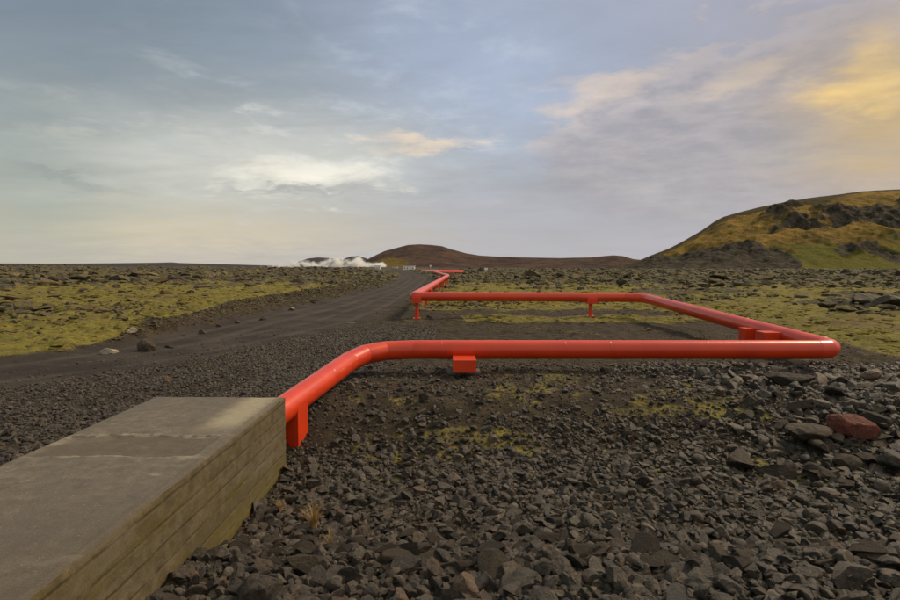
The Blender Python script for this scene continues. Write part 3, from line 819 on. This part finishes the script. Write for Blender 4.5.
def z_right(PX, s, X, Y, T):
    n = fbm(X*.012, Y*.012+s*3, 51, 5); n2 = fbm(X*.030, Y*.012+s*9, 52, 6)
    # upper crag band
    c = .62 - .06*ss(740, 900, PX) + (n-.5)*.42
    crag = ss(732, 775, PX+(n-.5)*60)*np.exp(-((s-c)/.16)**4)*ss(.31, .45, n2+.05)
    # lower spur cliff
    top = interp([(640,.9),(665,.62),(700,.46),(745,.33),(785,.12),(800,0)], PX)
    spur = ss(top+.02, top-.05, s+(n2-.5)*.08)*ss(790, 770, PX)
    low = np.exp(-((s-.2)/.16)**2)*ss(.50,.60,n2)*ss(790,830,PX)*.8
    rock = np.clip(np.maximum.reduce([crag, spur*.8, low]), 0, 1)
    green = np.clip(ss(.50, .12, s + (n-.5)*.5)*ss(700, 800, PX)*.75 + ss(.45,.6,n2)*.25, 0, 1)
    dark = np.clip(ss(.72, .90, s + (n-.5)*.25)*ss(900, 780, PX)+ss(.93,.99,s), 0, 1)*.9
    g = ridged(X*.035, s*3.0+Y*.004, 53, 5)
    gul = ridged((X+s*60)*.022, Y*.004, 54, 5)
    dz = (gul-.5)*9*np.clip(s*4,0,1)*np.clip((1-s)*5,0,1)
    dz = dz + rock*(g-.5)*20*np.clip(s*8,0,1)*np.clip((1-s)*8,0,1)
    # ledge: push the crag out as a cliff
    dz = dz + crag*7*np.sin(np.clip((s-c)/.115,-1,1)*1.57)*1.0
    dz = dz + spur*6*ss(0,.25,s)*ss(top,top-.15,s)
    Hp = np.interp(PX, [596,640,670,720,780], [0,.10,.3,.75,1])
    return np.stack([rock, green, dark], -1), dz*Hp
prof_r = [(596,272.5),(612,270),(628,266),(640,260),(652,254.5),(664,250),(670,247.5),(684,240),(700,230.5),(712,222),(722,216.5),(742,211),(762,206),(790,200.5),(806,198),(826,195.5),(845,193),(858,191.2),(868,190.5),(885,189.5),(900,189),(1000,184),(1150,196),(1350,225),(1600,268)]
hill('hill', prof_r, 900, 330, 500, M_H1, z_right, nu=900, nt=300, seed=5, rough=.075)
def z_mid(PX, s, X, Y, T):
    n = fbm(X*.004, Y*.004+s*2, 55, 5)
    rock = ss(.55,.7,fbm(X*.006, Y*.006, 56))*.5
    green = np.clip(np.exp(-((PX-385)/26)**2)*ss(.75,.2,s)*1.3 + ss(.6,.7,n)*.3*ss(.4,.1,s),0,1)
    return np.stack([rock, green, ss(.8,1,s)*.3], -1)
prof_m = [(352,270),(362,262.5),(372,257),(385,251),(398,247.5),(408,245),(420,244.3),(432,245),(442,246.2),(452,249.5),(466,253.2),(480,255.5),(500,256.8),(530,257.5),(560,258),(590,257.4),(604,256),(613,255.2),(622,256),(632,259),(660,262),(720,268)]
hill('hill', prof_m, 2600, 900, 1200, M_H2, z_mid, nu=500, nt=160, seed=8, rough=.10)
hill('hill', [(285,270),(298,262),(308,258.5),(318,257.3),(330,258),(344,259.8),(352,260.5),(372,268)], 4200, 900, 900, M_H3, z_mid, nu=140, nt=60, seed=9, rough=.03)
hill('hill', [(336,268),(344,259),(350,256.5),(358,256),(366,258),(374,262),(384,268)], 3600, 700, 700, M_H3, z_mid, nu=100, nt=50, seed=10, rough=.03)
hill('far_ridge', [(-1500,264),(-600,262),(-200,262.5),(0,263.4),(60,263.6),(110,263.2),(160,262.6),(172,262.2),(180,262.9),(230,264.3),(290,266),(330,268.5)], 7000, 2500, 1500, M_H3, z_mid, nu=500, nt=50, seed=11, rough=.02)

# ------------------------------------------------------------------ distant plant
M_WALLW = mat_simple('white_cladding', (.80,.78,.72), .6, .06, .5)
M_ROOFW = mat_simple('light_roof', (.62,.62,.6), .6, .06, .5)
M_WIN = mat_simple('dark_glass', (.03,.035,.04), .2, .1, .5)
def hall(p, L, D, H_, label):
    g = 0
    root = empty('industrial_building', (p.x, p.y, g), label, 'building', 'buildings of the plant')
    bm = bmesh.new(); box(bm, (0,0,H_/2-1), (L, D, H_+2)); bm_obj('wall', bm, M_WALLW, root)
    bm = bmesh.new(); box(bm, (0,0,H_+.25), (L+.8, D+.8, .5)); bm_obj('roof', bm, M_ROOFW, root)
    for k in range(4):
        bm = bmesh.new(); box(bm, (-L/2+L*(k+.6)/4.2, -D/2-.03, H_*.5), (L*.09, .2, H_*.3)); bm_obj('window', bm, M_WIN, root)
hall(at(409, 268, 620), 12.5, 10, 4.2, 'longer white plant hall beside the road end, left of the red zigzag')
hall(at(377.5, 268, 640), 7, 7, 4.6, 'small white plant building at the foot of the steam')
hall(at(395, 268, 680), 6, 7, 3.2, 'low pale plant shed between the two white plant buildings')
def mast(px, Y, h, label):
    p = at(px, 268, Y); root = empty('marker_mast', (p.x, p.y, hpt(p.x, p.y)-.5), label, 'mast', 'masts by the zigzag')
    bm = bmesh.new(); r = bmesh.ops.create_cone(bm, cap_ends=True, segments=10, radius1=.12, radius2=.08, depth=h); bmesh.ops.translate(bm, verts=r['verts'], vec=(0,0,h/2)); bm_obj('pole', bm, M_WALLW, root)
    bm = bmesh.new(); box(bm, (0,0,h), (.9,.5,.7), bev=.05); bm_obj('lamp_head', bm, M_WALLW, root)
mast(430.5, 260, 3.6, 'pale stub mast rising above the distant red zigzag')
mast(486, 170, 1.5, 'pale marker post on the dark lava mound right of the zigzag')
boulder('rock', gp(483,271.5), (4.6,3,2.6), 61, M_MOSSROCK, 'dark lava mound on the skyline right of the distant zigzag', sink=.25)

# steam
def steam():
    Y0 = 820.0; a = at(258, 270, Y0); b = at(386, 270, Y0); L = b.x-a.x; Hh = 20.0; D = 40.0
    bm = bmesh.new(); bmesh.ops.create_cube(bm, size=1)
    m = bpy.data.materials.new('steam'); m.use_nodes = True; t = NT(m.node_tree); m.node_tree.nodes.clear()
    out = t.new('ShaderNodeOutputMaterial'); vol = t.new('ShaderNodeVolumePrincipled')
    vol.inputs['Color'].default_value = (.99,.985,.97,1); vol.inputs['Anisotropy'].default_value = .2
    gco = t.new('ShaderNodeTexCoord').outputs['Generated']; sx = t.new('ShaderNodeSeparateXYZ'); t.l.new(gco, sx.inputs[0])
    x, y, z = sx.outputs
    P = t.new('ShaderNodeTexCoord').outputs['Object']
    n = t.noise(t.mapping(P, (L/16, D/16, Hh/13)), 1.0, 6, .62, .6)
    nb = t.noise(t.mapping(P, (L/60, 0, 0), (3,0,0)), 1.0, 2, .5)
    # height of the cloud top along x: low on the left, two billows on the right
    crv = t.new('ShaderNodeFloatCurve'); t.l.new(x, crv.inputs['Value'])
    c = crv.mapping.curves[0]; pts = [(0,.04),(.12,.26),(.3,.50),(.45,.42),(.58,.66),(.70,.50),(.80,.74),(.86,.50),(.94,.50),(1,0)]
    c.points[0].location = pts[0]; c.points[1].location = pts[-1]
    for q in pts[1:-1]: c.points.new(*q)
    crv.mapping.update()
    top = t.math('ADD', crv.outputs[0], t.math('MULTIPLY', t.math('SUBTRACT', n, .5), 2.4))
    d = t.mr(t.math('SUBTRACT', top, z), -.02, .22)
    yf = t.mr(t.math('ABSOLUTE', t.math('SUBTRACT', y, .5)), .25, .5, 1, 0)
    d = t.math('MULTIPLY', t.math('MULTIPLY', d, yf), t.mr(n, .45, .60))
    left = t.mr(x, 0, .4, .25, 1, smooth=False)
    t.l.new(t.math('MULTIPLY', t.math('MULTIPLY', d, left), .24), vol.inputs['Density'])
    t.l.new(vol.outputs[0], out.inputs['Volume'])
    o = bm_obj('steam', bm, m); o.scale = (L, D, Hh); o.location = ((a.x+b.x)/2, Y0, Hh/2-1)
    tag(o, 'white steam drifting low over the lava from the plant below the dark hills', 'steam', kind='stuff')
steam()

# ------------------------------------------------------------------ camera
sc.cycles.volume_bounces = 12
cam = bpy.data.cameras.new('camera'); co = bpy.data.objects.new('camera', cam); COL.objects.link(co)
cam.sensor_width = 36; cam.lens = 36*F/900; cam.clip_end = 60000; cam.clip_start = .05
co.location = (0,0,CAMH); co.rotation_euler = (R(90)-PITCH, 0, 0); sc.camera = co

# ------------------------------------------------------------------ sun + sky
SUN_AZ = 58; SUN_EL = 42          # degrees right of the view axis
sd = Vector((math.sin(R(SUN_AZ))*math.cos(R(SUN_EL)), math.cos(R(SUN_AZ))*math.cos(R(SUN_EL)), math.sin(R(SUN_EL))))
sl = bpy.data.lights.new('sun', 'SUN'); sl.energy = 3.1; sl.angle = R(10); sl.color = (1, .81, .56)
so = bpy.data.objects.new('sun', sl); COL.objects.link(so); so.rotation_euler = sd.to_track_quat('Z', 'Y').to_euler()
so.location = (30, 5, 30)

w = bpy.data.worlds.new('World'); sc.world = w; w.use_nodes = True; t = NT(w.node_tree); w.node_tree.nodes.clear()
out = t.new('ShaderNodeOutputWorld')
sky = t.new('ShaderNodeTexSky'); sky.sky_type = 'NISHITA'; sky.sun_disc = False; sky.sun_elevation = R(SUN_EL); sky.sun_rotation = R(SUN_AZ)
sky.air_density = 1.2; sky.dust_density = 1.5
D = t.new('ShaderNodeTexCoord').outputs['Generated']
nrm = t.new('ShaderNodeVectorMath'); nrm.operation = 'NORMALIZE'; t.l.new(D, nrm.inputs[0]); D = nrm.outputs[0]
sp = t.new('ShaderNodeSeparateXYZ'); t.l.new(D, sp.inputs[0]); dx, dy, dz = sp.outputs
az = t.math('MULTIPLY', t.math('ARCTAN2', dx, dy), 57.2958)             # degrees from the view axis
el = t.math('MULTIPLY', t.math('ARCSINE', dz), 57.2958)
# clouds on a flat layer seen in perspective: streaks stretch towards the horizon
inv = t.math('DIVIDE', 1.0, t.math('ADD', t.math('MAXIMUM', dz, 0), .11))
cx = t.new('ShaderNodeCombineXYZ'); t.l.new(t.math('MULTIPLY', dx, inv), cx.inputs[0]); t.l.new(t.math('MULTIPLY', dy, inv), cx.inputs[1])
CP = cx.outputs[0]
nw = t.noise(CP, .55, 7, .58, .35)
ns = t.noise(t.mapping(CP, (1.0, 1.9, 1), (5,3,0), (0,0,.5)), .8, 8, .6, .5)
nd = t.noise(t.mapping(CP, (1.3, 1.3, 1), (9,1,0)), 2.2, 8, .62, .4)
warp = t.math('MULTIPLY', t.math('SUBTRACT', nd, .5), 5.5)
sv = t.new('ShaderNodeCombineXYZ'); t.l.new(t.math('DIVIDE', az, 9.0), sv.inputs[0]); t.l.new(t.math('DIVIDE', el, 3.6), sv.inputs[1])
nh = t.noise(sv.outputs[0], 1.0, 8, .60, .3)      # puffs seen side on
nh2 = t.noise(t.mapping(sv.outputs[0], (1.5,1.9,1), (7,3,0), (0,0,.18)), 1.0, 8, .62, .2)
azw = t.math('ADD', az, t.math('MULTIPLY', t.math('SUBTRACT', ns, .5), 10.0)); elw = t.math('ADD', el, warp)
def blob(px, py, sx, sy, rot=0):
    d = ray(px, py).normalized(); a0 = math.degrees(math.atan2(d.x, d.y)); e0 = math.degrees(math.asin(d.z))
    u = t.math('SUBTRACT', azw, a0); v = t.math('SUBTRACT', elw, e0)
    c, s = math.cos(rot), math.sin(rot)
    u2 = t.math('ADD', t.math('MULTIPLY', u, c/sx), t.math('MULTIPLY', v, s/sx))
    v2 = t.math('ADD', t.math('MULTIPLY', u, -s/sy), t.math('MULTIPLY', v, c/sy))
    q = t.math('ADD', t.math('MULTIPLY', u2, u2), t.math('MULTIPLY', v2, v2))
    return t.math('EXPONENT', t.math('MULTIPLY', q, -1.0))
def srgb(r, g, b): return tuple(((c/255)/12.92 if c/255 <= .04045 else ((c/255+.055)/1.055)**2.4) for c in (r, g, b))
# base: left grey-teal to right mauve-grey, horizon to top
lr = t.mr(az, -38, 35)
hor = t.mix(lr, srgb(186,178,160), srgb(176,170,172))
mid = t.mix(lr, srgb(160,170,170), srgb(176,172,178))
top = t.mix(lr, srgb(120,136,151), srgb(158,159,173))
c = t.mix(t.mr(el, 0, 11), hor, mid); c = t.mix(t.mr(elw, 9, 24), c, top)
def paint(c, f, k, col): return t.mix(t.math('MULTIPLY', f, k), c, srgb(*col))
c = paint(c, blob(500, 90, 18, 10), .8, (165,178,200))
c = paint(c, blob(440, 45, 10, 8), .4, (158,172,194))
c = paint(c, blob(560, 225, 18, 3.5), .6, (170,174,188))
c = paint(c, blob(130, 70, 16, 8), .5, (140,150,156))
c = paint(c, blob(60, 30, 14, 6), .5, (114,130,146))
c = paint(c, blob(200, 90, 20, 3, -.1), .45, (134,144,152))
c = paint(c, blob(120, 175, 24, 5), .6, (184,184,172))
c = paint(c, blob(150, 236, 24, 2.8), .65, (214,198,166))
c = paint(c, blob(20, 205, 8, 6), .5, (146,162,158))
c = paint(c, blob(280, 160, 14, 4.5, .05), .7, (214,213,204))
hl = t.mr(t.math('ADD', blob(318, 174, 10, 2.6, .1), t.math('MULTIPLY', t.math('SUBTRACT', nh2, .5), 1.9)), .30, 1.25)
c = paint(c, hl, .9, (246,240,222))
wl = t.math('MULTIPLY', blob(262, 122, 8, 2.2, -.45), t.mr(nh2, .46, .74)); c = paint(c, wl, .6, (226,226,220))
wl = t.math('MULTIPLY', blob(170, 140, 18, 3.0, .0), t.mr(nh2, .50, .70)); c = paint(c, wl, .5, (206,206,196))
c = paint(c, blob(295, 191, 6, .45, .03), .7, (158,158,158))
c = paint(c, blob(60, 180, 5, .5, -.2), .4, (140,148,148))
wb_ = t.math('MULTIPLY', blob(430, 70, 13, 7), t.mr(nh, .48, .76)); c = paint(c, wb_, .6, (202,210,222))
wb_ = t.math('MULTIPLY', blob(400, 130, 12, 4), t.mr(nh2, .46, .74)); c = paint(c, wb_, .6, (206,210,216))
# grey bank at the right with a broken, lit upper edge
bank = t.math('ADD', t.math('ADD', blob(690, 150, 16, 6.5, .12), t.math('MULTIPLY', blob(860, 130, 16, 9), .9)), t.math('MULTIPLY', t.math('SUBTRACT', nh, .5), 1.7))
bm_ = t.mr(bank, .20, .95); rim = t.math('MULTIPLY', t.mr(bank, .34, .50), t.mr(bank, .52, .90, 1, 0))
shade = t.mix(t.mr(nh2, .35, .65), srgb(156,151,157), srgb(180,172,171))
c = t.mix(t.math('MULTIPLY', bm_, .75), c, shade)
c = t.mix(t.math('MULTIPLY', t.math('MULTIPLY', rim, t.mr(elw, 9, 15)), .38), c, srgb(208,192,180))
pk = t.mr(t.math('ADD', blob(412, 144, 8.0, 1.25, .03), t.math('MULTIPLY', t.math('SUBTRACT', nh2, .5), 1.9)), .42, 1.15); c = paint(c, pk, .8, (232,212,186))
pk = t.mr(t.math('ADD', blob(600, 92, 7.5, 2.4, .25), t.math('MULTIPLY', t.math('SUBTRACT', nh2, .5), 1.9)), .35, 1.25); c = paint(c, pk, .75, (216,198,182))
pk = t.mr(t.math('ADD', blob(755, 72, 7, 1.8, .15), t.math('MULTIPLY', t.math('SUBTRACT', nh2, .5), 1.8)), .35, 1.25); c = paint(c, pk, .65, (208,190,168))
c = paint(c, blob(893, 108, 6.5, 6.5, .2), .85, (200,168,108))
gd = t.mr(t.math('ADD', blob(868, 80, 4.2, 3.0), t.math('MULTIPLY', t.math('SUBTRACT', nh2, .5), 1.7)), .2, 1.35); c = paint(c, gd, .85, (240,204,130))
c = paint(c, blob(830, 12, 10, 3.5), .5, (158,157,166))
c = paint(c, blob(620, 215, 22, 4), .45, (171,170,174))
c = paint(c, blob(440, 258, 34, 1.6), .5, (180,181,188))
# fine cloud texture
tex = t.math('ADD', t.math('MULTIPLY', t.math('SUBTRACT', ns, .5), .50), t.math('MULTIPLY', t.math('SUBTRACT', nw, .5), .50))
tex = t.math('ADD', tex, t.math('MULTIPLY', t.math('SUBTRACT', nd, .5), .28))
gain = t.math('ADD', 1.09, t.math('MULTIPLY', tex, t.mr(el, 1, 12, .25, 1.0)))
vm = t.new('ShaderNodeVectorMath'); vm.operation = 'SCALE'; t.l.new(c, vm.inputs[0]); t.l.new(gain, vm.inputs['Scale'])
# unseen sky overhead and behind the camera, brightened and warmed to light the ground
over = t.math('MAXIMUM', t.mr(el, 34, 62, 0, 1.0), t.math('MULTIPLY', t.mr(dy, .35, -.4, 0, 1), t.mr(el, 2, 25)))
vb = t.new('ShaderNodeVectorMath'); vb.operation = 'SCALE'; t.l.new(vm.outputs[0], vb.inputs[0]); t.l.new(t.math('ADD', 1.0, t.math('MULTIPLY', over, .85)), vb.inputs['Scale'])
b1 = t.new('ShaderNodeBackground'); t.l.new(sky.outputs[0], b1.inputs[0]); b1.inputs[1].default_value = .08
b2 = t.new('ShaderNodeBackground'); t.l.new(t.mix(over, vb.outputs[0], t.mix(1.0, vb.outputs[0], (1.12,.98,.74), 'MULTIPLY')), b2.inputs[0]); b2.inputs[1].default_value = 1.0
cover = t.mr(nw, .30, .48, .86, .97)
mx = t.new('ShaderNodeMixShader'); t.l.new(cover, mx.inputs[0]); t.l.new(b1.outputs[0], mx.inputs[1]); t.l.new(b2.outputs[0], mx.inputs[2])
t.l.new(mx.outputs[0], out.inputs[0])
w.cycles.sampling_method = 'MANUAL'; w.cycles.sample_map_resolution = 1024

sc.view_settings.view_transform = 'Standard'; sc.view_settings.look = 'None'; sc.view_settings.gamma = 1; sc.view_settings.exposure = 0
sc.cycles.volume_max_steps = 256
